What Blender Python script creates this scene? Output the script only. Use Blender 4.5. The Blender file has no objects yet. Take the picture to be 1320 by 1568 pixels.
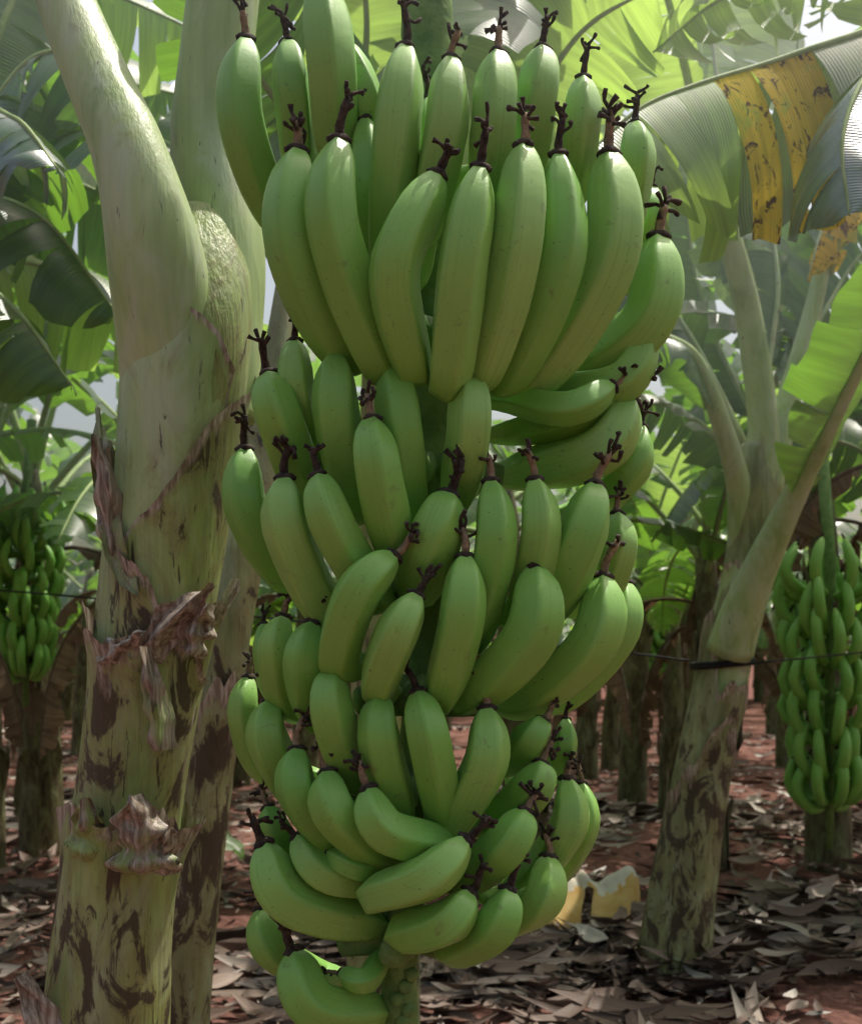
import bpy, math, random
from mathutils import Vector, Matrix, Quaternion, noise
random.seed(7)
R=random.random
def U(a,b): return a+(b-a)*random.random()
F=1681.0; HZ=1000.0; CZ=1.35
# surveyed bearing + true distance (m) -> world position
def W(u,v,y): return Vector(((u-660)*y/F, y, CZ+(HZ-v)*y/F))
scene=bpy.context.scene

# ---------------------------------------------------------------- materials
def newmat(name):
    m=bpy.data.materials.new(name); m.use_nodes=True
    nt=m.node_tree; nt.nodes.clear()
    out=nt.nodes.new('ShaderNodeOutputMaterial')
    return m,nt,out
def ramp(nt,fac,stops,interp='LINEAR'):
    r=nt.nodes.new('ShaderNodeValToRGB'); r.color_ramp.interpolation=interp
    el=r.color_ramp.elements
    while len(el)<len(stops): el.new(0.5)
    for e,(p,c) in zip(el,stops):
        e.position=p; e.color=(c[0],c[1],c[2],1) if hasattr(c,'__len__') else (c,c,c,1)
    nt.links.new(fac,r.inputs[0]); return r.outputs[0]
def noi(nt,vec,scale,detail=3,rough=0.55,dist=0.0):
    n=nt.nodes.new('ShaderNodeTexNoise'); n.inputs['Scale'].default_value=scale
    n.inputs['Detail'].default_value=detail; n.inputs['Roughness'].default_value=rough
    n.inputs['Distortion'].default_value=dist
    if vec is not None: nt.links.new(vec,n.inputs['Vector'])
    return n.outputs['Fac']
def mapping(nt,vec,sc=(1,1,1),loc=(0,0,0)):
    m=nt.nodes.new('ShaderNodeMapping'); m.inputs['Scale'].default_value=sc; m.inputs['Location'].default_value=loc
    nt.links.new(vec,m.inputs['Vector']); return m.outputs[0]
def mix(nt,f,a,b,bt='MIX'):
    m=nt.nodes.new('ShaderNodeMix'); m.data_type='RGBA'; m.blend_type=bt
    for i,s in ((0,f),(6,a),(7,b)):
        if hasattr(s,'links'): nt.links.new(s,m.inputs[i])
        else:
            m.inputs[i].default_value = s if i==0 else (s[0],s[1],s[2],1)
    return m.outputs[2]
def math_(nt,op,a,b=0.5):
    m=nt.nodes.new('ShaderNodeMath'); m.operation=op
    for i,s in ((0,a),(1,b)):
        if hasattr(s,'links'): nt.links.new(s,m.inputs[i])
        else: m.inputs[i].default_value=s
    return m.outputs[0]
def attr(nt):
    a=nt.nodes.new('ShaderNodeAttribute'); a.attribute_name='luv'
    s=nt.nodes.new('ShaderNodeSeparateXYZ'); nt.links.new(a.outputs['Vector'],s.inputs[0])
    return a.outputs['Vector'],s.outputs[0],s.outputs[1],s.outputs[2]
def bump(nt,h,strength=0.3,dist=0.01):
    b=nt.nodes.new('ShaderNodeBump'); b.inputs['Strength'].default_value=strength
    b.inputs['Distance'].default_value=dist; nt.links.new(h,b.inputs['Height']); return b.outputs[0]
def princ(nt,col,rough=0.5,nrm=None,spec=0.5):
    p=nt.nodes.new('ShaderNodeBsdfPrincipled')
    if hasattr(col,'links'): nt.links.new(col,p.inputs['Base Color'])
    else: p.inputs['Base Color'].default_value=(*col,1)
    if hasattr(rough,'links'): nt.links.new(rough,p.inputs['Roughness'])
    else: p.inputs['Roughness'].default_value=rough
    p.inputs['Specular IOR Level'].default_value=spec
    if nrm is not None: nt.links.new(nrm,p.inputs['Normal'])
    return p
def cheap(nt,col,rough,gl,nrm=None,tr=None,trw=0.0):
    """diffuse + a little gloss (+ translucency) - quick to sample"""
    d=nt.nodes.new('ShaderNodeBsdfDiffuse'); g=nt.nodes.new('ShaderNodeBsdfGlossy'); g.inputs['Roughness'].default_value=rough
    nt.links.new(col,d.inputs[0])
    f=nt.nodes.new('ShaderNodeLayerWeight'); f.inputs[0].default_value=.25
    fac=math_(nt,'MULTIPLY',f.outputs['Facing'],gl*2.0); fac=math_(nt,'ADD',fac,gl*.35)
    if nrm is not None:
        nt.links.new(nrm,d.inputs['Normal']); nt.links.new(nrm,g.inputs['Normal'])
    base=d.outputs[0]
    if tr is not None:
        tb=nt.nodes.new('ShaderNodeBsdfTranslucent'); nt.links.new(tr,tb.inputs[0])
        ms=nt.nodes.new('ShaderNodeMixShader'); ms.inputs[0].default_value=trw
        nt.links.new(base,ms.inputs[1]); nt.links.new(tb.outputs[0],ms.inputs[2]); base=ms.outputs[0]
    ms=nt.nodes.new('ShaderNodeMixShader'); nt.links.new(fac,ms.inputs[0])
    nt.links.new(base,ms.inputs[1]); nt.links.new(g.outputs[0],ms.inputs[2]); return ms.outputs[0]
def geo(nt): return nt.nodes.new('ShaderNodeNewGeometry').outputs['Position']

def mat_banana():
    m,nt,out=newmat('banana_skin'); vec,s,a,t=attr(nt); pos=geo(nt)
    c=ramp(nt,t,[(0,(0.17,0.42,0.065)),(0.5,(0.24,0.49,0.09)),(1,(0.33,0.56,0.14))])
    c=mix(nt,ramp(nt,s,[(0,0.7),(0.12,0.25),(0.35,0.0),(0.8,0.1),(1,0.7)]),c,(0.36,0.56,0.16))
    n1=noi(nt,pos,9,2)
    c=mix(nt,math_(nt,'MULTIPLY',n1,0.55),c,(0.13,0.34,0.055))
    # long faint streaks following the finger
    nl=noi(nt,mapping(nt,vec,(1.2,22,5)),1.6,3,.6)
    c=mix(nt,ramp(nt,nl,[(.52,0),(.7,.35)]),c,(.13,.30,.05))
    n3=noi(nt,pos,34,4,0.7,1.0)
    c=mix(nt,ramp(nt,n3,[(0.61,0),(0.72,0.5)]),c,(0.13,0.12,0.05))
    n2=noi(nt,pos,210,1,0.6)
    c=mix(nt,ramp(nt,n2,[(0.72,0),(0.79,0.6)]),c,(0.06,0.06,0.02))
    p=princ(nt,c,ramp(nt,n1,[(0.3,0.34),(0.7,0.5)]),bump(nt,n3,0.12,0.004),0.45)
    nt.links.new(p.outputs[0],out.inputs[0]); return m
def mat_simple(name,c1,c2,scale=20,rough=0.85,bs=0.5,stretch=(1,1,1)):
    m,nt,out=newmat(name); pos=geo(nt)
    n=noi(nt,mapping(nt,pos,stretch),scale,3,0.65)
    c=ramp(nt,n,[(0.3,c1),(0.7,c2)])
    nt.links.new(cheap(nt,c,rough,.04,bump(nt,n,bs,0.01)),out.inputs[0]); return m
def mat_stem(name='pseudostem',dark=0.85,col1=(0.17,0.23,0.055),col2=(0.31,0.39,0.12),wax=.26,fib=.28,bs=.4):
    m,nt,out=newmat(name); vec,e,a,h=attr(nt); pos=geo(nt)
    n1=noi(nt,mapping(nt,pos,(7,7,1.6)),1.6,3,0.55,0.6)
    c=ramp(nt,n1,[(0.3,col1),(0.55,col2),(0.78,(0.43,0.48,0.23))])
    nf=noi(nt,mapping(nt,pos,(80,80,2.5)),1.5,3,0.6)
    c=mix(nt,ramp(nt,nf,[(0.35,fib),(0.6,0)]),c,(0.09,0.13,0.04))
    nb=noi(nt,mapping(nt,pos,(10,10,4.2),(1,5,2)),1.15,6,0.66,1.6)
    th=math_(nt,'ADD',nb,math_(nt,'MULTIPLY',h,0.15))
    c=mix(nt,ramp(nt,th,[(0.54-0.05*dark,0),(0.66-0.05*dark,0.5)]),c,(0.21,0.155,0.07))
    nw=noi(nt,mapping(nt,pos,(5,5,2.4),(3,1,7)),2.2,3,0.65,1)
    c=mix(nt,ramp(nt,nw,[(0.46,0),(0.66,wax)]),c,(0.46,0.52,0.38))
    c=mix(nt,ramp(nt,th,[(0.675-0.055*dark,0),(0.72-0.055*dark,0.9)]),c,(0.04,0.026,0.018))
    ns=noi(nt,mapping(nt,pos,(42,42,7),(8,5,2)),1.5,3,0.6,1.2)
    c=mix(nt,ramp(nt,math_(nt,'ADD',ns,math_(nt,'MULTIPLY',h,0.10)),[(0.69,0),(0.73,0.85)]),c,(0.045,0.03,0.02))
    ee=math_(nt,'ADD',e,math_(nt,'MULTIPLY',math_(nt,'SUBTRACT',nb,0.5),1.5))
    dry=ramp(nt,nf,[(0.3,(0.09,0.06,0.042)),(0.46,(0.25,0.19,0.14)),(0.66,(0.52,0.46,0.39))])
    c=mix(nt,ramp(nt,ee,[(0.5,0),(0.72,1)]),c,dry)
    hh=math_(nt,'ADD',nf,math_(nt,'MULTIPLY',nb,0.8))
    nt.links.new(cheap(nt,c,.42,.09,bump(nt,hh,bs,0.010)),out.inputs[0]); return m
def mat_farstem():
    m,nt,out=newmat('far_stem'); vec,e,a,h=attr(nt); pos=geo(nt)
    n=noi(nt,mapping(nt,pos,(12,12,4)),1.4,4,0.7,1.0)
    c=ramp(nt,n,[(.3,(.03,.02,.014)),(.45,(.10,.085,.045)),(.6,(.16,.17,.08)),(.75,(.28,.27,.18))])
    nt.links.new(cheap(nt,c,.5,.05),out.inputs[0]); return m
def mat_leaf(name,c1,c2,tr,trw=0.5,spots=None,rough=0.38,gl=.12,simple=False):
    m,nt,out=newmat(name); vec,a,s,t=attr(nt)
    c=mix(nt,t,c1,tuple(x*1.3 for x in c2))
    n=noi(nt,mapping(nt,vec,(1.5,40,1)),1.0,2)
    k=ramp(nt,n,[(0.35,.55),(.65,0)])
    c=mix(nt,k,c,tuple(x*0.5 for x in c1)); trc=mix(nt,k,tr,tuple(x*0.5 for x in tr))
    b=None
    if not simple:
        w=nt.nodes.new('ShaderNodeTexWave'); w.wave_type='BANDS'; w.bands_direction='Y'
        w.inputs['Scale'].default_value=26; w.inputs['Distortion'].default_value=1.5; w.inputs['Detail'].default_value=1
        nt.links.new(mapping(nt,vec,(0.12,1,0)),w.inputs['Vector']); b=bump(nt,w.outputs['Fac'],0.25,0.006)
        c=mix(nt,math_(nt,'MULTIPLY',w.outputs['Fac'],0.3),c,tuple(x*0.6 for x in c1))
    if spots:
        ns=noi(nt,mapping(nt,vec,(7,15,1)),1.3,5,0.7,0.8)
        f=ramp(nt,ns,[(spots,0),(spots+0.03,1)])
        c=mix(nt,f,c,(0.10,0.045,0.012)); trc=mix(nt,f,trc,(0.10,0.04,0.01))
        g=ramp(nt,noi(nt,mapping(nt,vec,(4,7,1),(3,3,0)),1.0,3,.6,.5),[(.54,0),(.66,.6)])
        c=mix(nt,g,c,(.2,.3,.06)); trc=mix(nt,g,trc,(.45,.65,.1))
    nt.links.new(cheap(nt,c,rough,gl,b,trc,trw),out.inputs[0]); return m
def mat_litter():
    m,nt,out=newmat('dry_leaf_litter'); vec,a,s,t=attr(nt)
    c=ramp(nt,t,[(0,(0.07,0.045,0.034)),(0.4,(0.18,0.12,0.09)),(0.7,(0.33,0.25,0.2)),(0.92,(0.5,0.43,0.37)),(1,(0.6,0.55,0.5))])
    n=noi(nt,mapping(nt,vec,(18,2,1)),2,2)
    c=mix(nt,ramp(nt,n,[(0.35,0.6),(0.6,0)]),c,(0.08,0.05,0.038))
    nt.links.new(cheap(nt,c,.6,.05),out.inputs[0]); return m
def mat_ground():
    m,nt,out=newmat('red_soil'); pos=geo(nt)
    n=noi(nt,pos,1.2,3,0.6); n2=noi(nt,pos,22,4,0.7)
    c=ramp(nt,n,[(0.3,(0.15,0.07,0.056)),(0.6,(0.25,0.13,0.107)),(0.8,(0.36,0.205,0.175))])
    c=mix(nt,ramp(nt,n2,[(0.4,0.7),(0.6,0)]),c,(0.075,0.04,0.033))
    d=nt.nodes.new('ShaderNodeBsdfDiffuse'); nt.links.new(c,d.inputs[0]); nt.links.new(bump(nt,n2,0.8,0.03),d.inputs['Normal'])
    nt.links.new(d.outputs[0],out.inputs[0]); return m

M_ban=mat_banana()
M_rem=mat_simple('dried_flower',(0.012,0.008,0.006),(0.08,0.055,0.038),120,0.9,0.6)
M_neck=mat_simple('flower_neck',(0.12,0.08,0.045),(0.34,0.26,0.16),90,0.8,0.5)
M_stalk=mat_simple('fruit_stalk',(0.08,0.16,0.04),(0.17,0.28,0.08),30,0.6,0.5)
M_stem=mat_stem()
M_stemd=mat_stem('old_pseudostem',0.8,(0.13,0.14,0.06),(0.23,0.26,0.11),.25)
M_pet=mat_stem('petiole',-.6,(0.22,0.33,0.10),(0.38,0.49,0.21),.5,.12,.2)
M_leaf=mat_leaf('leaf_green',(0.03,0.085,0.022),(0.055,0.13,0.03),(0.26,0.54,0.045),0.44)
M_leafb=mat_leaf('leaf_light',(0.08,0.17,0.045),(0.13,0.23,0.06),(0.55,0.82,0.14),0.58)
M_leafw=mat_leaf('leaf_waxy',(0.10,0.17,0.14),(0.14,0.22,0.19),(0.18,0.36,0.06),0.2,None,0.25,.25)
M_yel=mat_leaf('leaf_yellowing',(0.70,0.46,0.04),(0.76,0.56,0.07),(1.0,0.72,0.08),0.6,0.55,0.6,.02)
M_dead=mat_leaf('leaf_dead',(0.12,0.08,0.05),(0.24,0.17,0.11),(0.25,0.15,0.08),0.25,None,0.85,.04,True)
M_rib=mat_simple('midrib',(0.2,0.3,0.1),(0.36,0.45,0.2),15,0.5,0.2)
M_lit=mat_litter(); M_soil=mat_ground(); M_far=mat_farstem()
M_fl=mat_leaf('far_leaf',(0.035,0.095,0.024),(0.06,0.14,0.032),(0.28,0.58,0.05),0.45,simple=True)
M_flb=mat_leaf('far_leaf_light',(0.07,0.16,0.04),(0.12,0.22,0.05),(0.48,0.76,0.11),0.53,simple=True)
M_wire=mat_simple('black_wire',(0.008,0.008,0.008),(0.02,0.02,0.02),40,0.5,0.1)
M_pale=mat_simple('pale_dry_sheath',(0.50,0.42,0.30),(0.72,0.68,0.62),6,0.7,0.3)
M_ora=mat_simple('yellow_dry_sheath',(0.55,0.32,0.09),(0.70,0.50,0.21),9,0.7,0.3)

# ---------------------------------------------------------------- mesh builder
class MB:
    def __init__(s): s.v=[];s.f=[];s.l=[];s.m=[]
    def vert(s,p,l=(0,0,0)): s.v.append(tuple(p)); s.l.append(tuple(l)); return len(s.v)-1
    def face(s,idx,m=0): s.f.append(idx); s.m.append(m)
    def mesh(s,name,mats):
        me=bpy.data.meshes.new(name); me.from_pydata(s.v,[],s.f)
        for m in mats: me.materials.append(m)
        me.polygons.foreach_set('material_index',s.m)
        me.polygons.foreach_set('use_smooth',[True]*len(s.f))
        a=me.attributes.new('luv','FLOAT_VECTOR','POINT')
        a.data.foreach_set('vector',[c for l in s.l for c in l]); me.update(); return me
    def obj(s,name,mats,parent=None):
        o=bpy.data.objects.new(name,s.mesh(name,mats)); scene.collection.objects.link(o)
        if parent: o.parent=parent
        return o
def empty(name,loc=(0,0,0)):
    e=bpy.data.objects.new(name,None); e.empty_display_size=0.1; scene.collection.objects.link(e); return e
def cr(pts,n):
    P=[pts[0]*2-pts[1]]+list(pts)+[pts[-1]*2-pts[-2]]
    res=[]; k=len(pts)-1
    for i in range(n):
        x=i/(n-1)*k; j=min(int(x),k-1); t=x-j
        a,b,c,d=P[j],P[j+1],P[j+2],P[j+3]
        res.append((b*2+(c-a)*t+(a*2-b*5+c*4-d)*t*t+(b*3-a-c*3+d)*t*t*t)*0.5)
    return res
def frames(pts,side0=None):
    n=len(pts); T=[]
    for i in range(n):
        d=pts[min(i+1,n-1)]-pts[max(i-1,0)]
        T.append(d.normalized() if d.length>1e-9 else Vector((0,0,1)))
    if side0 is None:
        side0=T[0].cross(Vector((0,0,1)))
        if side0.length<0.2: side0=Vector((1,0,0))
    s=side0-T[0]*side0.dot(T[0]); s.normalize(); S=[s]
    for i in range(1,n):
        s=S[-1]-T[i]*S[-1].dot(T[i]); s.normalize(); S.append(s)
    return T,S,[S[i].cross(T[i]).normalized() for i in range(n)]
def tube(mb,pts,rad,seg=12,mat=0,shape=None,luv=None,side0=None,capstart=True,capend=True):
    T,S,B=frames(pts,side0); n=len(pts); rings=[]
    for i in range(n):
        s=i/(n-1); ring=[]
        for j in range(seg):
            a=2*math.pi*j/seg; r=rad[i]*(shape(a,s) if shape else 1)
            ring.append(mb.vert(pts[i]+S[i]*math.cos(a)*r+B[i]*math.sin(a)*r,luv(a,s) if luv else (0,a/6.283,0)))
        rings.append(ring)
    for i in range(n-1):
        for j in range(seg):
            k=(j+1)%seg; mb.face((rings[i][j],rings[i][k],rings[i+1][k],rings[i+1][j]),mat)
    if capstart:
        c=mb.vert(pts[0],mb.l[rings[0][0]])
        for j in range(seg): mb.face((c,rings[0][(j+1)%seg],rings[0][j]),mat)
    if capend:
        c=mb.vert(pts[-1],mb.l[rings[-1][0]])
        for j in range(seg): mb.face((c,rings[-1][j],rings[-1][(j+1)%seg]),mat)
def interp(x,tab):
    for (a,va),(b,vb) in zip(tab,tab[1:]):
        if x<=b:
            t=(x-a)/(b-a) if b>a else 0; t=max(0,min(1,t))
            return va+(vb-va)*t
    return tab[-1][1]
PROF=[(0,.22),(.015,.33),(.035,.48),(.065,.64),(.11,.80),(.17,.91),(.26,.985),(.42,1.0),(.6,.98),(.74,.91),(.85,.78),(.93,.57),(1,.34)]
def banana(mb,pts,wid,rings=26,seg=20,tint=0.5,remn=True,phase=0.0,side0=None,stub=1.0,ang=.88):
    P=cr(pts,rings*2+1)
    L=[0]
    for a,b in zip(P,P[1:]): L.append(L[-1]+(b-a).length)
    tot=L[-1]; out=[]; rad=[]
    for i in range(rings):
        x=i/(rings-1); s=0.5-0.5*math.cos(math.pi*x); s=0.6*s+0.4*x; d=s*tot
        for j in range(len(L)-1):
            if L[j+1]>=d-1e-9: break
        t=(d-L[j])/max(L[j+1]-L[j],1e-9); out.append(P[j].lerp(P[j+1],t)); rad.append(wid/2*interp(s,PROF))
    def shp(a,s):
        q=(a+phase+.25*math.sin(s*3+phase*5))%(2*math.pi/5)-math.pi/5
        poly=math.cos(math.pi/5)/math.cos(q)
        return 1.08*((1-ang)+ang*poly)+.012*math.sin(s*9+phase*9)
    tube(mb,out,rad,seg,0,shp,lambda a,s:(s,abs(a/3.1416-1),tint),side0)
    if remn:
        d=((out[0]-out[2]).normalized()+Vector((0,-.35,0))).normalized() if stub>=1 else (out[0]-out[2]).normalized()
        r=wid*0.12
        j=Vector((U(-1,1),U(-1,.4),U(-.4,1)))*0.45
        L1=wid*U(.2,.35)*stub; p0=out[0]-d*r*0.3; p1=p0+d*L1; p2=p1+(d+j).normalized()*wid*U(.25,.5)*stub
        if stub<1:
            tube(mb,[p0,p1,p2],[r*1.2,r,r*.8],4,1)
            return
        tube(mb,cr([p0,p1,p2],6),[r*1.05,r*.75,r*.8,r*.65,r*.75,r*.5],7,2 if R()<.45 else 1)
        tube(mb,[out[0]-d*r*0.7,out[0]-d*r*.1,out[0]+d*r*.6],[r*1.75,r*1.9,r*1.1],9,1,lambda a,s:1+.2*math.sin(a*3+tint*20))
        for k in range(random.randint(5,8)):
            q=p2.lerp(p1,U(-.1,.7)); dd=(d*U(.1,1)+Vector((U(-1,1),U(-1,.6),U(-.8,.9)))).normalized()
            e1=q+dd*wid*U(.12,.24); e2=e1+(dd+Vector((U(-1,1),U(-1,1),U(-1,1)))*.9).normalized()*wid*U(.08,.24)
            tube(mb,cr([q,e1,e2],5),[r*.45,r*.33,r*.28,r*.4,r*.6*U(.5,1)],5,1)

# ---------------------------------------------------------------- main bunch
Y0=1.46
def RR(v):
    return interp(v,[(0,330),(500,340),(700,320),(950,300),(1150,270),(1400,235),(1560,200)])
# tip(u,v) mid(u,v) base(u,v) width, depth offset
B=[
(376,58,372,190,432,335,76,.05),(440,62,450,150,470,285,64,.07),(492,-30,507,100,520,240,84,.05),
(622,70,606,200,592,390,80,.05),(690,88,682,200,650,350,76,.045),(762,78,756,190,738,330,77,.04),(830,72,823,160,800,280,70,.05),
(893,118,888,200,865,310,66,.05),(972,188,972,255,940,370,64,.04),(998,285,995,340,960,430,50,.06),
(560,180,570,300,575,430,60,.09),(520,60,560,150,580,260,60,.10),(655,150,650,280,640,420,60,.1),
(456,228,448,375,520,535,90,.0),(520,212,512,350,580,552,86,-.01),(672,265,604,410,630,557,90,-.01),
(735,255,708,405,688,575,86,-.015),(803,220,790,385,738,567,84,-.005),(855,235,857,400,785,574,80,.0),(932,232,934,400,828,580,92,-.01),
(1008,360,990,498,845,600,94,.0),(995,500,945,588,795,602,72,.045),(940,590,870,625,780,610,56,.05),
(452,520,452,600,480,690,66,.06),(410,570,428,640,470,740,80,.03),(514,540,516,640,545,770,76,.05),(602,552,614,660,628,790,74,.05),
(568,640,578,720,606,840,80,.0),(720,575,720,660,702,755,78,.04),
(375,685,380,785,445,890,72,.03),(436,730,441,815,505,945,82,.0),(488,725,508,800,570,908,78,-.01),
(690,755,664,825,640,900,86,.03),(752,735,757,835,722,978,72,.01),(818,732,826,820,798,930,70,.01),(912,740,888,828,836,930,82,.0),
(944,785,946,845,910,915,60,.03),(968,612,918,688,805,722,84,.06),(980,650,965,720,880,790,64,.05),(958,600,880,640,790,660,60,.1),
(606,850,548,905,518,1010,80,-.02),(640,910,608,970,580,1050,72,-.02),(712,850,707,945,678,1060,80,-.01),(820,865,814,968,725,1062,88,-.01),
(924,880,910,980,808,1070,86,-.01),(958,890,952,970,865,1068,62,.02),(435,942,424,1000,445,1080,62,.03),(480,952,466,1015,485,1095,66,.02),(405,955,408,1005,430,1070,44,.06),
(382,1035,374,1095,408,1180,56,.05),(416,1072,411,1135,462,1226,74,.02),(510,1025,506,1090,540,1184,74,.0),(582,1062,582,1135,612,1244,72,.0),
(638,1057,658,1135,676,1242,72,-.01),(745,1082,743,1170,686,1270,76,.0),(455,1145,457,1215,520,1298,74,-.01),(500,1180,516,1246,592,1310,76,-.02),
(562,1205,588,1270,676,1295,76,-.025),(832,1103,812,1132,780,1165,60,.05),(866,1100,864,1145,840,1190,42,.08),(830,1168,816,1206,756,1256,72,.02),
(868,1190,868,1270,790,1366,66,.02),(890,1197,895,1268,842,1347,48,.05),
(806,1240,777,1294,720,1340,76,-.01),(716,1285,655,1343,577,1370,78,-.04),(722,1365,685,1414,620,1428,76,-.03),(780,1360,762,1417,702,1451,72,-.03),
(840,1310,829,1377,764,1416,72,.0),(410,1235,425,1275,465,1320,56,.05),(402,1290,440,1378,568,1415,84,-.01),(452,1280,498,1340,592,1350,66,.02),
(500,1305,550,1330,600,1320,46,.03),(398,1390,416,1452,488,1494,60,.03),(448,1455,480,1538,575,1550,82,-.01),(520,1490,560,1500,590,1460,44,.04)]
bunch=empty('banana_bunch')
hands=[MB() for _ in range(6)]
for b in B:
    tu,tv,mu,mv,bu,bv,w,d=b
    Rv=RR(mv); x=mu-655
    ym=Y0-math.sqrt(max(Rv*Rv-x*x,0))*Y0/F*0.72+d+U(-.004,.004)
    if abs(x)>Rv*0.9: ym-=0.02
    tip=W(tu,tv,ym+0.006+U(0,.012)); mid=W(mu,mv,ym-.004); bas=W(bu,bv,ym+0.055)
    wid=w*ym/F*.96*U(.92,1.01)
    hi=0 if mv<300 else 1 if mv<600 else 2 if mv<870 else 3 if mv<1060 else 4 if mv<1275 else 5
    stalkx=W(650 if bv<1200 else 625,bv+20,Y0)
    ped=bas.lerp(stalkx,0.35)
    banana(hands[hi],[tip,mid,bas,ped],wid,30,40,min(1,max(0,R()*.85+(.15 if hi<3 else 0))),True,U(0,1.25))  # paler tint on the upper hands puts the hazy light into the colour
names=['hand_top','hand_upper','hand_middle','hand_lower_middle','hand_lower','hand_bottom']
for h,n in zip(hands,names): h.obj(n,[M_ban,M_rem,M_neck],bunch)
mb=MB()
sp=cr([W(600,-420,1.75),W(640,-200,1.55),W(655,0,Y0),W(660,400,Y0),W(664,660,Y0-.02),W(655,1000,Y0),W(632,1300,Y0),W(612,1450,Y0-.02),W(618,1700,Y0)],60)
tube(mb,sp,[interp(i/59,[(0,.036),(.6,.028),(1,.022)])*(1+.12*math.sin(i*2.1)) for i in range(60)],14,0,lambda a,s:1+.06*math.sin(3*a+s*30))
for i in range(9):
    p=W(U(600,632),1420+i*18,Y0-.035); dd=Vector((U(-1,1),-.3,U(-.2,.5))).normalized()
    tube(mb,[p,p+dd*.006,p+dd*.012],[.012,.009,.003],8,0)
for v in (300,520,720,900,1060,1200,1320,1420):
    c=W(655 if v<1200 else 630,v,Y0)
    for k in range(7):
        a=k/7*6.283; dd=Vector((math.cos(a),math.sin(a),-.1))
        tube(mb,[c,c+dd*.05,c+dd*.10],[.03,.026,.018],8,0)
mb.obj('fruit_stalk',[M_stalk],bunch)

# ---------------------------------------------------------------- leaves
def leaf(mb,pts,hw,a0=0.2,curl=-0.8,tatter=0.4,nseg=14,seed=0,mats=(1,2),n=44,rib=0.012,start=0.0,matfn=None,side0=None,acr=5,shrink=.18,fine=1):
    rnd=random.Random(seed); u=lambda a,b:a+(b-a)*rnd.random()
    P=cr(pts,n); T,S,Bn=frames(P,side0)
    tot=sum((b-a).length for a,b in zip(P,P[1:]))
    tube(mb,P,[rib*(1.25-1.05*i/(n-1)) for i in range(n)],6,mats[1],None,lambda a,s:(0,s,0.2),side0)
    def at(s):
        x=max(0,min(1,s))*(n-1); j=min(int(x),n-2); t=x-j
        return P[j].lerp(P[j+1],t),T[j],S[j].lerp(S[j+1],t).normalized(),Bn[j].lerp(Bn[j+1],t).normalized()
    def wf(s): return hw*max(0,1-abs(2*s-1)**3.0)**0.75
    tone=u(0,1)
    for sg in (-1,1):
        cuts=[0.0]
        while cuts[-1]<1: cuts.append(cuts[-1]+u(.25,1.75)/nseg)
        cuts[-1]=1.0
        for c0,c1 in zip(cuts,cuts[1:]):
            k=max(2,int((c1-c0)*tot/(0.05/fine))+1); ja=u(-1,1)*tatter; jc=u(-1,.4)*tatter; jl=1-u(0,.25)*tatter; jj=u(-.3,.3)*tatter
            rows=[]; mi=mats[0]
            if matfn: mi=matfn((c0+c1)/2,sg,rnd)
            for i in range(k+1):
                f=i/k; row=[]
                for q in range(acr+1):
                    t=q/acr
                    ff=.5+(f-.5)*(1-shrink*tatter*2*t*t)
                    sl=c0+(c1-c0)*ff; s=start+(1-start)*sl
                    p,tt,ss,bb=at(s); w=wf(sl)*jl
                    ang=a0+ja*0.35; tq=t*w
                    a_mid=ang+(curl+jc)*t*0.5
                    d=ss*sg*math.cos(a_mid)+bb*math.sin(a_mid)
                    rip=math.sin(sl*55+sg)*0.006*t+math.sin(sl*17+seed)*0.02*t
                    pos=p+d*tq+bb*rip+tt*(t*w*(0.22+jj*t))
                    row.append(mb.vert(pos,(t*hw*sg*2+.5,sl*tot,tone)))
                rows.append(row)
            for i in range(k):
                for q in range(acr):
                    mb.face((rows[i][q],rows[i+1][q],rows[i+1][q+1],rows[i][q+1]),mi)
def arch(base,az,el,length,droop,rnd,n=7):
    pts=[Vector(base)]; d=Vector((math.cos(az)*math.cos(el),math.sin(az)*math.cos(el),math.sin(el)))
    st=length/(n-1)
    for i in range(n-1):
        pts.append(pts[-1]+d*st); d=(d+Vector((rnd.uniform(-.05,.05),rnd.uniform(-.05,.05),-droop*(0.5+i*0.22)))).normalized()
    return pts
MATS=[M_stem,M_leaf,M_rib,M_dead,M_leafb,M_leafw,M_yel,M_pet,M_stemd]
FMATS=[M_far,M_fl,M_rib,M_dead,M_flb,M_leafw,M_yel,M_rib,M_far]

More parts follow.
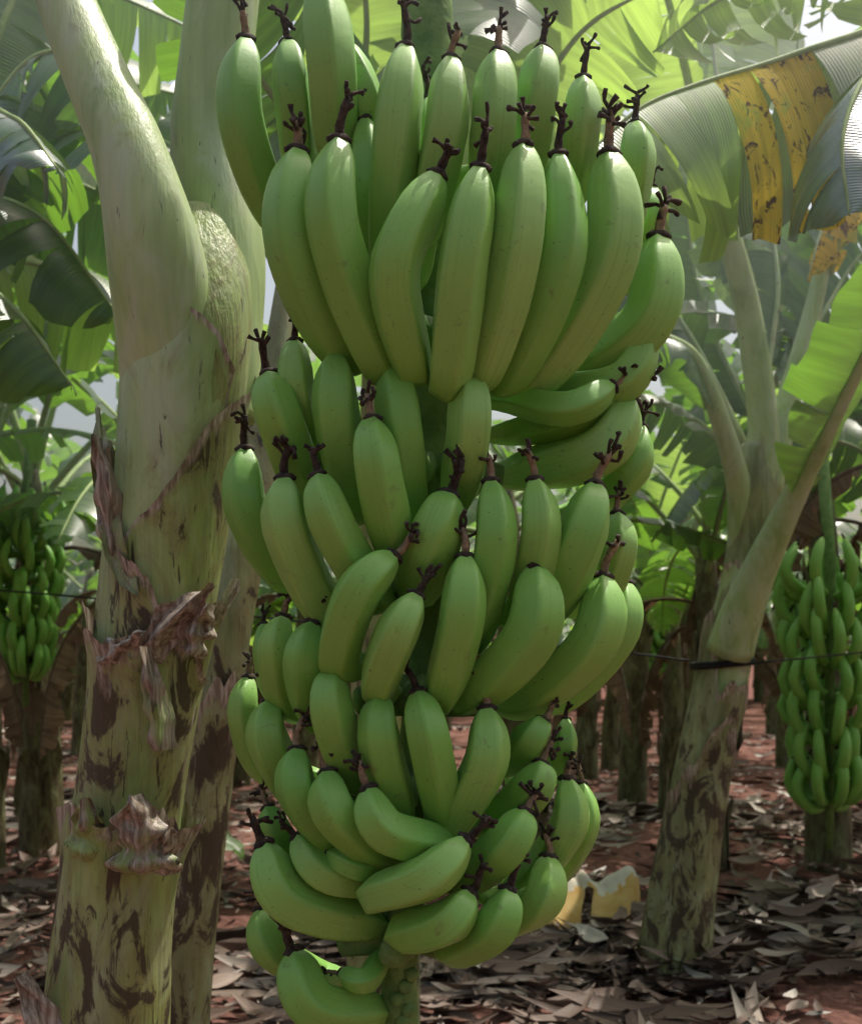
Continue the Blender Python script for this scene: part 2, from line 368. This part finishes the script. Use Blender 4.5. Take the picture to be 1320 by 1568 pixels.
def stem(mb,pts,rad,mat=0,seg=20,n=40,h=0.5,wob=.05,seed=0):
    P=cr(pts,n); rr=cr([Vector((r,0,0)) for r in rad],n)
    def shp(a,s):
        return 1+wob*noise.noise(Vector((math.cos(a)*1.3+seed,math.sin(a)*1.3,s*6)))+0.5*wob*math.sin(3*a+s*4+seed)
    tube(mb,P,[r.x for r in rr],seg,mat,shp,lambda a,s:(0,a/6.283,h*(1-s)),Vector((1,0,0)))
def sheath(mb,pts,rad,a0,a1,edge0,edge1,mat=0,h=.6,flare=.1,jag=.08,n=26,seg=30,seed=0,off=1.06,dry=.18):
    """leaf sheath wrapping part of the stem (angles: pi/2 = camera side, 0 = +x)"""
    rnd=random.Random(seed)
    P=cr(pts,60); rr=cr([Vector((r,0,0)) for r in rad],60); T,S,Bn=frames(P,Vector((1,0,0)))
    def top(f):
        base=edge0+(edge1-edge0)*f
        return max(.02,min(1,base+jag*noise.noise(Vector((f*3.3,seed,0)))*1.9+jag*.45*noise.noise(Vector((f*11,seed,4)))+jag*.12*noise.noise(Vector((f*45,seed,9)))))
    grid=[]
    for i in range(n+1):
        row=[]
        for j in range(seg+1):
            f=j/seg; a=a0+(a1-a0)*f; s=i/n*top(f)
            x=s*59; k=min(int(x),58); t=x-k
            p=P[k].lerp(P[k+1],t); r=rr[k].x+(rr[k+1].x-rr[k].x)*t
            e=i/n; ef=max(0,(e-(1-dry))/dry); es=max(0,1-min(f,1-f)/.07)
            fl=off+flare*ef*ef*(1+1.8*noise.noise(Vector((f*7,seed,2))))+.035*noise.noise(Vector((a*1.5,s*5,seed)))+.02*math.sin(a*9+seed)*ef
            dd=S[k]*math.cos(a)+Bn[k]*math.sin(a)
            row.append(mb.vert(p+dd*r*fl,(max(ef*.85,es*.8),f,h)))
        grid.append(row)
    for i in range(n):
        for j in range(seg): mb.face((grid[i][j],grid[i][j+1],grid[i+1][j+1],grid[i+1][j]),mat)

# ---------------------------------------------------------------- main plant (left)
main=empty('banana_plant')
YT=1.62
mb=MB()
k=YT/F
path=[W(120,2300,YT),W(158,1640,YT),W(176,1400,YT),W(205,1180,YT),W(238,950,YT),W(268,740,YT),W(288,560,YT),W(305,440,YT+.02),W(318,340,YT+.05)]
rads=[x*k/2 for x in (200,168,152,148,164,172,184,160,100)]
stem(mb,path,rads,0,36,90,.75,.07,3)
stem(mb,[W(262,640,YT-.0),W(256,490,YT-.03),W(236,370,YT-.05),W(200,240,YT-.05),W(152,130,YT-.02),W(98,0,YT+.02),W(40,-150,YT+.06)],[x*k/2 for x in (140,150,138,110,98,90,84)],7,30,60,.0,.05,5)
stem(mb,[W(330,640,YT+.03),W(340,500,YT+.04),W(345,380,YT+.06),W(322,240,YT+.08),W(332,100,YT+.08),W(352,-60,YT+.1),W(380,-200,YT+.12)],[x*k/2 for x in (120,126,124,122,118,112,105)],7,30,60,.0,.05,9)
sub=lambda a,b:(path[a:b],rads[a:b])
p,r=sub(0,4); sheath(mb,p,r,3.5,-1.1,.90,.95,0,.72,.22,.06,60,90,11,1.16,.22)
p,r=sub(2,6); sheath(mb,p,r,3.7,-.6,.56,.78,0,.72,.26,.10,50,90,12,1.10,.3)
p,r=sub(3,8); sheath(mb,p,r,3.4,.2,.55,.15,0,.85,.14,.06,50,80,13,1.09,.25)
p,r=sub(3,8); sheath(mb,p,r,2.3,-.9,.33,.90,0,.6,.05,.03,60,70,14,1.05,.14)
p,r=sub(4,9); sheath(mb,p,r,3.3,.6,.80,.50,7,.4,.05,.03,50,60,15,1.04,.09)
def strip(pts,w,seed,mat=3):
    leaf(mb,pts,w,.3,-1.2,.15,3,seed,(mat,mat),24,.003,side0=Vector((1,.2,0)),acr=6,shrink=.05)
strip([W(150,625,YT-.05),W(160,740,YT-.08),W(178,850,YT-.085),W(215,920,YT-.10)],.017,1,8)
# torn papery sheath remains, crumpled against the stem
def torn(u,v,du,dv,w,seed,y=YT-.105,e0=.75):
    n=22; m=12; g=[]
    for i in range(n+1):
        row=[]; t=i/n
        for j in range(m+1):
            s=j/m-.5
            p=W(u+du*t,v+dv*t,y); q=noise.noise(Vector((t*4,s*3,seed)))
            ww=w*(1-.85*t**2.5)*(1+.7*noise.noise(Vector((t*5,seed,1+(s>0)))))
            perp=Vector((-dv,0,-du)).normalized()
            p=p+perp*s*ww*2+Vector((0,.03*abs(s)*2-.03*t+q*.02+.010*math.sin(s*11+seed+t*3)*t,0))
            row.append(mb.vert(p,(e0+.2*t,t,.8)))
        g.append(row)
    for i in range(n):
        for j in range(m): mb.face((g[i][j],g[i][j+1],g[i+1][j+1],g[i+1][j]),0)
torn(200,1010,130,-115,.030,3); torn(150,1015,75,-45,.022,5,YT-.10); torn(285,1000,40,-75,.02,6,YT-.11)
torn(215,1340,-5,-125,.045,7,YT-.12,.62); torn(130,1320,5,-100,.03,9,YT-.10,.6); torn(245,1340,22,-90,.02,15,YT-.10)
torn(175,860,-25,-190,.022,12,YT-.085); torn(245,1150,-20,-160,.02,14,YT-.115,.6)
torn(110,1680,-75,-190,.035,18,YT-.09,.8)
mb.obj('pseudostem',MATS,main)
mb=MB(); top=W(335,-150,YT+.1); rnd=random.Random(5)  # unseen leaves added above the frame to keep sun off the bunch
specs=[(math.radians(78),1.15,2.6,.22),(math.radians(135),1.0,2.4,.22)]
for i,(az,el,L,dr) in enumerate(specs):
    leaf(mb,arch(top+Vector((0,0,.1*i-.1)),az,el,L,dr,rnd),.30,.15,-.9,.7,12,20+i,(1,2),40,.018,start=.15,fine=1)
mb.obj('overhead_shade_leaves',MATS,main)

# old stem behind
mb=MB()
pp=[W(262,1000+CZ*F/2.4-8,2.4),W(275,1560,2.4),W(310,1250,2.4),W(350,950,2.4),W(385,780,2.42),W(420,600,2.45),W(440,420,2.5)]
rr_=[x*2.4/F/2 for x in (100,85,75,72,68,56,30)]
stem(mb,pp,rr_,8,20,50,.9,.09,7); sheath(mb,pp[:4],rr_[:4],3.4,-.9,.8,.95,8,1,.2,.12,30,30,21,1.08)
o=mb.obj('banana_plant.001',MATS)
rnd=random.Random(77)
leaves2=MB()
for i in range(3):
    leaf(leaves2,arch(pp[-1],rnd.uniform(.4,2.8),rnd.uniform(.6,1.2),2.0,.25,rnd),.26,.1,-.9,.7,12,60+i,(1,2),36,.014,start=.15)
leaves2.obj('leaves',MATS,o)

# ---------------------------------------------------------------- generic plant + generic bunch
def small_bunch(mb,top,length,rad,seed,hands=7):
    rnd=random.Random(seed)
    for h in range(hands):
        z=top.z-length*(h+.5)/hands; rh=rad*(1-.35*(h/hands)**1.5); m=12
        for k in range(m):
            a=k/m*6.283+h*.5+rnd.uniform(-.2,.2); d=Vector((math.cos(a+rnd.uniform(-.1,.1)),math.sin(a),0)); c=Vector((top.x,top.y,z+rnd.uniform(-.03,.03)))
            L=length/hands*rnd.uniform(1.45,1.85); ro=rnd.uniform(.85,1.08)
            banana(mb,[c+d*rh*.85*ro+Vector((rnd.uniform(-.02,.02),0,L*.52)),c+d*rh*1.05*ro+Vector((0,0,L*.02)),c+d*rh*.62+Vector((0,0,-L*.36)),c+d*rh*.2+Vector((0,0,-L*.38))],.055,9,10,rnd.random()*.4,True,rnd.random(),stub=.8)
    tube(mb,[top+Vector((0,.1,.5)),top,top-Vector((0,0,length*1.2))],[.03,.028,.018],8,3)
def plant_mesh(seed,height=2.4,nl=7,L0=1.6,L1=2.3,ndead=3,el0=.4,w=(.22,.30)):
    rnd=random.Random(seed); mb=MB(); lean=rnd.uniform(-.15,.15)
    pts=[Vector((0,0,-.05)),Vector((lean*.2,0,height*.33)),Vector((lean*.6,.03,height*.66)),Vector((lean,0,height)),Vector((lean*1.1,0,height*1.12))]
    k=min(1,.35+height*.3); rad=[.125*k,.11*k,.095*k,.075*k,.04*k]
    stem(mb,pts,rad,0 if rnd.random()<.3 else 8,12,20,.9,.1,seed)
    for q in range(3):
        a=rnd.uniform(-3,3); sheath(mb,pts[:4],rad[:4],a,a+3.6,.3+.25*q,.22+.28*q,8,.9,.25,.1,8,12,seed+q,1.1)
    for i in range(nl):
        az=i*2.4+rnd.uniform(-.3,.3); L=rnd.uniform(L0,L1)
        el=rnd.uniform(el0,1.35)
        mt=rnd.choice([1,1,1,4])
        leaf(mb,arch(pts[3]+Vector((0,0,-.1+.05*i)),az,el,L,rnd.uniform(.18,.38),rnd),rnd.uniform(*w),.2,-1.0,rnd.uniform(.4,1.0),14,seed*50+i,(mt,7),22,.018*k,start=.2,acr=2,fine=.4)
    for i in range(ndead):
        az=rnd.uniform(0,6.28)
        leaf(mb,arch(pts[3]+Vector((0,0,-.25-.1*i)),az,rnd.uniform(-.2,.4),rnd.uniform(1.0,1.6),.75,rnd),.12,-.6,-1.2,1.0,10,seed*70+i,(3,3),16,.012,start=.2,acr=2,fine=.4)
    return mb
variants=[plant_mesh(100+i,1.9+.2*(i%3),8+(i%2),el0=.1,w=(.21,.28)).mesh('plantation_plant',FMATS) for i in range(5)]
suckers=[plant_mesh(130+i,.9+.3*i,7,1.1,1.7,1,.7,(.15,.21)).mesh('sucker_plant',FMATS) for i in range(3)]
dist=empty('distant_banana_plants'); rnd=random.Random(4)
def place(x,y,par,name,sc=1.0,v=None,rot=None,src=None):
    src=src or variants
    o=bpy.data.objects.new(name,src[rnd.randrange(len(src)) if v is None else v]); scene.collection.objects.link(o)
    o.location=(x,y,0); o.rotation_euler=(0,0,rnd.uniform(0,6.28) if rot is None else rot); o.scale=(sc,)*3
    if par: o.parent=par
    return o
y=7.6
while y<30:
    w=y*.42+2.0; x=-w+rnd.uniform(0,1)
    while x<w:
        xx=x+rnd.uniform(-.6,.6); yy=y+rnd.uniform(-.7,.7)
        place(xx,yy,dist,'far_plant',rnd.uniform(.85,1.2))
        if y>9 and rnd.random()<.65: place(xx+rnd.uniform(-1,1),yy+rnd.uniform(-.8,.8),dist,'far_sucker',rnd.uniform(.8,1.35),src=suckers)
        x+=2.3+ (y-7)*.02
    y+=2.4
for i in range(34):
    place(-17+i*1.0+rnd.uniform(-.3,.3),31+rnd.uniform(-1,1.5),dist,'far_plant',rnd.uniform(1,1.4))
    place(-17+i*1.0+rnd.uniform(-.3,.3),29.5+rnd.uniform(-1,1.5),dist,'far_sucker',rnd.uniform(1.2,1.6),src=suckers)
for (x,yy,v) in ((-2.6,4.6,0),(-3.2,2.4,2),(3.1,2.9,3),(-1.4,5.9,1),(.55,6.3,4),(-4.2,6.5,3),(2.9,6.2,2),(1.75,6.9,0)):  # plants standing out of frame at the sides are added for shading
    place(x,yy,None,'banana_plant',1.0,v)

# right-hand neighbour with detailed stem
mb=MB(); YR=4.5; k=YR/F
pr=[W(1028,1510,YR),W(1042,1380,YR),W(1068,1220,YR),W(1095,1080,YR),W(1122,960,YR),W(1148,860,YR),W(1158,760,YR),W(1163,680,YR)]
rdr=[x*k/2 for x in (108,92,80,74,74,76,72,52)]
stem(mb,pr,rdr,8,26,60,.6,.09,17)
sheath(mb,pr[:4],rdr[:4],3.4,-.9,.75,.95,8,.9,.2,.15,30,36,31,1.12)
sheath(mb,pr[1:6],rdr[1:6],3.2,-.2,.7,.5,8,.4,.15,.12,30,36,32,1.10)
sheath(mb,pr[3:8],rdr[3:8],2.9,-.9,.4,.8,7,.3,.1,.1,30,36,33,1.06)
def pet(pts,ws,yy=YR,m=7):
    stem(mb,[W(a,b,c) for a,b,c in pts],[x*yy/F/2 for x in ws],m,12,30,.0,.04,3)
pet([(1160,760,4.5),(1168,650,4.48),(1145,480,4.4),(1112,350,4.3),(1075,230,4.2)],(62,48,40,34,26))
pet([(1170,760,4.5),(1205,620,4.55),(1245,470,4.6),(1272,330,4.6),(1280,200,4.6)],(54,38,28,22,18))
pet([(1115,1000,4.45),(1150,900,4.35),(1215,760,4.2),(1275,640,4.0),(1345,500,3.8)],(74,56,36,24,18))
pet([(1140,850,4.5),(1130,740,4.45),(1095,620,4.35),(1060,545,4.3),(1010,512,4.2)],(54,38,28,20,12))
leaf(mb,[W(1010,512,4.2),W(950,520,4.1),W(900,600,4.0),(W(880,720,3.95))],.2,-.4,-.8,.6,8,201,(5,7),24,.012)
leaf(mb,[W(1095,640,4.35),W(1060,545,4.3),W(1000,510,4.2),W(960,560,4.1)],.16,-.5,-1.,.4,5,208,(1,7),24,.01)
leaf(mb,[W(1215,760,4.2),W(1275,640,4.0),W(1345,500,3.8),W(1450,350,3.5),W(1600,300,3.2)],.34,.2,-.5,.35,8,202,(1,7),36,.014,side0=Vector((.7,0,.7)))
leaf(mb,[W(1075,230,4.2),W(1040,60,4.1),W(980,-120,3.9),W(900,-200,3.6),W(800,-180,3.2)],.36,-.2,-.8,.5,12,203,(4,7),36,.018)
leaf(mb,[W(1272,420,4.6),W(1290,330,4.5),W(1280,300,4.3),W(1255,360,4.15),W(1235,430,4.1)],.14,-.4,-1.2,1,7,206,(6,7),24,.012)
# hanging green blades between the petioles
for i,(pts,w,mt) in enumerate([(((1150,700,4.9),(1060,520,5.0),(980,420,5.1),(900,430,5.0)),.28,1),(((1170,600,5.0),(1190,430,5.1),(1160,300,5.2),(1090,260,5.2)),.28,1),(((1180,640,5.0),(1260,480,5.2),(1330,380,5.3),(1420,380,5.2)),.32,1),(((1180,560,5.3),(1080,300,5.6),(960,180,5.8),(840,150,5.8)),.30,4),(((1180,600,5.2),(1300,300,5.4),(1400,150,5.4),(1500,100,5.3)),.36,1),
   (((1180,560,5.3),(1120,250,5.5),(1090,60,5.6),(1080,-160,5.6)),.40,4),(((1190,560,5.3),(1200,250,5.7),(1190,60,5.9),(1230,-160,6.0)),.42,4),
   (((1180,700,5.6),(1080,480,5.9),(1050,300,6.0),(1060,150,6.0)),.42,1),(((1180,760,5.4),(1060,640,5.6),(960,620,5.8),(860,700,5.8)),.34,1),(((1190,760,5.3),(1250,680,5.5),(1320,690,5.6),(1400,760,5.6)),.34,1)]):
    leaf(mb,[W(*q) for q in pts],w,-.2,-.7,.8,12,220+i,(mt,7),34,.014,side0=Vector((.8,.2,-.5)) if i in(5,6,7) else Vector((.5,.2,-.7)),start=.08)
mb.obj('banana_plant',MATS)

# arching half-yellowed leaf, upper right (belongs to a plant just right of the frame)
rp=empty('banana_plant')
mb=MB()
stem(mb,[Vector((1.75,2.9,-.05)),Vector((1.72,2.85,.8)),Vector((1.66,2.8,1.6)),Vector((1.6,2.75,2.2)),Vector((1.56,2.72,2.5))],[.13,.12,.1,.08,.04],0,20,40,.7,.08,23)
mf=lambda s,sg,r: (6 if (.44<s<.66) else (5 if s<.30 else 4)) if sg<0 else (5 if s<.5 else 4)
leaf(mb,[Vector((1.57,2.72,2.4)),W(1480,60,2.65),W(1400,30,2.55),W(1280,62,2.45),W(1170,98,2.38),W(1070,128,2.3),W(980,165,2.22),W(900,235,2.15)],.38,-.75,-.9,.5,12,305,(4,2),60,.010,matfn=mf,start=.12,side0=None,acr=8,fine=2,shrink=.2)
leaf(mb,[Vector((1.57,2.72,2.4)),W(1500,120,2.5),W(1400,60,2.3),W(1330,110,2.15),W(1290,210,2.05),W(1300,330,2.0)],.24,-.3,-.8,.3,8,306,(5,2),60,.010,start=.12,acr=8,fine=2)
leaf(mb,[Vector((1.57,2.72,2.3)),W(1440,120,2.9),W(1380,-40,3.1),W(1250,-60,3.2),W(1100,0,3.2),W(1000,80,3.1)],.34,-.5,-.9,.9,22,302,(4,2),50,.014,start=.15,side0=Vector((0,.3,-1)))
mb.obj('stem_and_leaves',MATS,rp)

# plant behind the bunch with light upright leaves
mb=MB()
stem(mb,[Vector((-.15,3.3,-.05)),Vector((-.14,3.3,1.2)),Vector((-.12,3.3,2.3)),Vector((-.1,3.3,2.6))],[.12,.1,.08,.05],0,18,30,.8,.09,40)
c=Vector((-.12,3.3,2.35))
for i,(a,b,cx,w,mt) in enumerate([((560,200,3.2),(560,0,3.1),(520,-200,2.9),.26,4),((640,220,3.3),(700,0,3.4),(800,-150,3.4),.3,4),((500,250,3.1),(400,120,2.9),(330,-60,2.7),.28,1),((760,260,3.2),(880,60,3.1),(1000,-20,3.0),.28,4),((450,300,3.6),(380,200,3.7),(250,180,3.8),.3,1)]):
    leaf(mb,[c,W(*a),W(*b),W(*cx)],w,.1,-.7,.6,9,320+i,(mt,2),40,.014,start=.1,fine=1.3,side0=Vector((1,0,0)))
mb.obj('banana_plant',MATS)

# left background leaves: plant left of the frame, dark drooping leaves
mb=MB()
stem(mb,[Vector((-1.75,3.3,-.05)),Vector((-1.7,3.3,.9)),Vector((-1.62,3.25,1.8)),Vector((-1.55,3.2,2.4))],[.14,.12,.1,.06],8,18,30,.8,.09,41)
c=Vector((-1.56,3.2,2.3))
SV=Vector((.5,.2,-.8))
for i,(a,b,cx,w,mt,sd) in enumerate([((-60,320,3.1),(60,330,3.0),(180,480,2.9),.25,1,None),((-80,420,2.9),(20,470,2.8),(110,590,2.75),.25,1,None),((0,150,3.2),(110,80,3.1),(230,180,3.0),.30,1,None),((20,200,3.5),(140,150,3.8),(300,260,4.0),.34,1,SV),((-60,200,2.9),(20,180,2.7),(90,260,2.6),.24,5,None),
    ((0,20,3.6),(130,-20,3.9),(330,60,4.1),.42,4,SV),((-40,400,3.6),(100,420,3.9),(260,520,4.1),.36,4,SV),((-20,100,3.3),(60,-60,3.4),(200,-160,3.4),.36,1,SV),
    ((-20,260,4.0),(120,280,4.3),(300,380,4.5),.42,1,SV),((0,100,4.0),(160,120,4.4),(340,160,4.6),.42,1,SV)]):
    leaf(mb,[c,W(*a),W(*b),W(*cx)],w,-.3,-.9,.7,9,340+i,(mt,2),40,.014,start=.1,fine=1.3,side0=sd)
mb.obj('banana_plant',MATS)

BM=[M_ban,M_rem,M_neck,M_stalk]
def fruiting(u,v0,v1,y,rad,seed,sx):
    e=empty('banana_plant'); m=MB(); t=W(u,v0,y)
    small_bunch(m,t,(v1-v0)*y/F,rad,seed); m.obj('banana_bunch',BM,e)
    m=plant_mesh(seed,2.5,9); o=m.obj('stem_and_leaves',FMATS,e); o.location=(t.x+sx,y+.25,0)
fruiting(1270,850,1225,4.9,.22,501,.42)
fruiting(40,770,1030,6.4,.21,502,-.35)
fruiting(1010,950,1030,11,.17,503,.4)

# ---------------------------------------------------------------- ground
def gz(x,y):
    d=math.hypot(x,y-6); k=max(0,1-d/25)
    return k*(.05*noise.noise(Vector((x*.7,y*.7,0)))+.035*noise.noise(Vector((x*2.5,y*2.5,3))))
mb=MB(); n=170; idx=[]
for i in range(n+1):
    row=[]
    for j in range(n+1):
        a=(i/n*2-1); b=(j/n*2-1)
        x=a*9+math.copysign(abs(a)**7*400,a); yy=6+b*9+math.copysign(abs(b)**7*400,b)
        row.append(mb.vert((x,yy,gz(x,yy))))
    idx.append(row)
for i in range(n):
    for j in range(n): mb.face((idx[i][j],idx[i+1][j],idx[i+1][j+1],idx[i][j+1]))
mb.obj('ground',[M_soil])
mb=MB(); rnd=random.Random(9)
def piece(x,y,L,w,tone,lift):
    az=rnd.uniform(0,6.283); d=Vector((math.cos(az),math.sin(az),0)); s=Vector((-d.y,d.x,0)); n=4
    c1=rnd.uniform(-1,1)*.9; tw=rnd.uniform(-1,1); z0=gz(x,y)+lift; cur=rnd.uniform(-.2,1.2)*L*.35; bend=rnd.uniform(-.3,.3)*L; prev=None
    for i in range(n+1):
        t=i/n; ww=w*(1-abs(2*t-1)**2.5)*.5+.002
        c=Vector((x,y,z0))+d*(t-.5)*L+s*bend*(t-.5)**2*2+Vector((0,0,cur*(t-.5)**2*2))
        a=c1+tw*t; sd=s*math.cos(a)+Vector((0,0,math.sin(a)))
        cup=Vector((0,0,abs(ww)*.5))
        r=[mb.vert(c-sd*ww+cup,(0,t*L,tone)),mb.vert(c,(.5,t*L,tone)),mb.vert(c+sd*ww+cup,(1,t*L,tone))]
        if prev:
            for q in (0,1): mb.face((prev[q],prev[q+1],r[q+1],r[q]))
        prev=r
for i in range(14000):
    yy=2.2+ (rnd.random()**1.3)*18; x=rnd.uniform(-1,1)*(yy*.45+.4)
    if noise.noise(Vector((x*.8,yy*.8,5)))<-.05 and rnd.random()<.8: continue
    big=rnd.random()
    L=rnd.uniform(.04,.16) if big<.8 else rnd.uniform(.2,.6); w=L*rnd.uniform(.1,.35) if big<.8 else rnd.uniform(.02,.08)
    piece(x,yy,L,w,rnd.random()**1.1,rnd.uniform(.005,.05))
for (u,v,rad) in ((1200,1450,.6),(1260,1400,.5),(760,1500,.4),(1040,1500,.35),(950,1480,.4),(500,1500,.3),(60,1250,.6),(1250,1280,.7),(900,1250,.6)):
    y=CZ*F/(v-HZ); c=W(u,v,y)
    for i in range(200):
        a=rnd.uniform(0,6.28); r=rad*rnd.random()**.6; piece(c.x+r*math.cos(a),c.y+r*math.sin(a),rnd.uniform(.1,.4),rnd.uniform(.02,.07),rnd.random(),rnd.uniform(.01,.05+.18*(1-r/rad)))
mb.obj('leaf_litter',[M_lit])
# broken, curled dry sheath lying on the litter
mb=MB(); YB=5.1; gx=[]
for i in range(33):
    row=[]; t=i/32
    for j in range(17):
        s=j/16
        h=.24*math.sin(s*2.5)*(1+.3*noise.noise(Vector((t*4,s*2,1))))*(.75+.4*t); dp=.34*s
        top=.07*noise.noise(Vector((t*7,0,3)))*s+.02*math.sin(t*30)*s
        row.append(mb.vert(W(836+150*t,1440,YB)+Vector((.04*noise.noise(Vector((s*3,t*3,7))),dp+.05*math.sin(t*6),h+top)),(t,s,0)))
    gx.append(row)
for i in range(32):
    for j in range(16):
        if (i in (14,15,16) and j<7) or (i>26 and j<4) or (i<4 and j<2): continue
        mb.face((gx[i][j],gx[i][j+1],gx[i+1][j+1],gx[i+1][j]),0 if j+2*noise.noise(Vector((i*.4,0,0)))>7 else 1)
mb.obj('fallen_dry_sheath',[M_pale,M_ora])
mb=MB()
leaf(mb,[W(300,1350,5.6)+Vector((0,0,.05)),W(330,1335,5.6)+Vector((0,0,.16)),W(375,1330,5.6)+Vector((0,0,.06))],.14,.6,-1.0,.2,4,402,(4,2),16,.008)
mb.obj('fallen_green_leaf',MATS)
mb=MB()
tube(mb,cr([W(-200,890,4.9),W(100,912,4.8),W(350,940,4.7),W(700,975,4.6),W(960,1000,4.45),W(1055,1012,4.36)],40),[.005]*40,6,0)
tube(mb,cr([W(1150,1016,4.4),W(1400,990,4.7),W(1700,950,5)],20),[.004]*20,6,0)
c=W(1106,1018,4.5); 
for dz in (0,.012): tube(mb,[c+Vector((math.cos(a/24*6.283)*.122,math.sin(a/24*6.283)*.122,dz+.01*math.cos(a/24*6.283))) for a in range(25)],[.009]*25,6,0)
mb.obj('support_wire',[M_wire])

# ---------------------------------------------------------------- scattering volume added to imitate washed-out glare towards the top
mb=MB()
vs=[mb.vert((x,y,z)) for x in (-9,9) for y in (-.6,14) for z in (1.9,6.5)]
for f in ((0,1,3,2),(4,6,7,5),(0,4,5,1),(2,3,7,6),(0,2,6,4),(1,5,7,3)): mb.face(tuple(vs[i] for i in f))
mz=bpy.data.materials.new('glare_veil'); mz.use_nodes=True; nt=mz.node_tree; nt.nodes.clear()
o_=nt.nodes.new('ShaderNodeOutputMaterial'); vsn=nt.nodes.new('ShaderNodeVolumeScatter')
vsn.inputs['Color'].default_value=(.93,.97,1,1); vsn.inputs['Density'].default_value=.026; vsn.inputs['Anisotropy'].default_value=.6
nt.links.new(vsn.outputs[0],o_.inputs['Volume'])
mb.obj('glare_veil',[mz])

# ---------------------------------------------------------------- light, sky, camera
el=math.radians(66); sx,sy=.72,.65
wd=bpy.data.worlds.new('World'); scene.world=wd; wd.use_nodes=True
nt=wd.node_tree; bg=nt.nodes.get('Background') or nt.nodes.new('ShaderNodeBackground')
sky=nt.nodes.new('ShaderNodeTexSky'); sky.sky_type='NISHITA'; sky.sun_disc=False
sky.sun_elevation=el; sky.sun_rotation=math.atan2(sx,sy); sky.dust_density=7.0; sky.air_density=1.6
nt.links.new(sky.outputs[0],bg.inputs[0]); bg.inputs[1].default_value=.15
ld=bpy.data.lights.new('sun','SUN'); ld.energy=5; ld.angle=math.radians(.53); ld.color=(1,.95,.86)
lo=bpy.data.objects.new('sun',ld); scene.collection.objects.link(lo)
q=math.hypot(sx,sy)
dv=Vector((sx/q*math.cos(el),sy/q*math.cos(el),math.sin(el))).normalized()
lo.rotation_euler=dv.to_track_quat('Z','Y').to_euler(); lo.location=dv*20
cam=bpy.data.cameras.new('camera'); co=bpy.data.objects.new('camera',cam); scene.collection.objects.link(co)
co.location=(0,0,CZ); co.rotation_euler=(math.radians(90),0,0); cam.lens=36*F/1568; cam.shift_y=(HZ-784)/1568
cam.clip_end=1500; cam.clip_start=.05; cam.dof.use_dof=True; cam.dof.focus_distance=1.35; cam.dof.aperture_fstop=9
scene.camera=co
scene.view_settings.view_transform='Standard'; scene.view_settings.look='None'; scene.view_settings.exposure=0
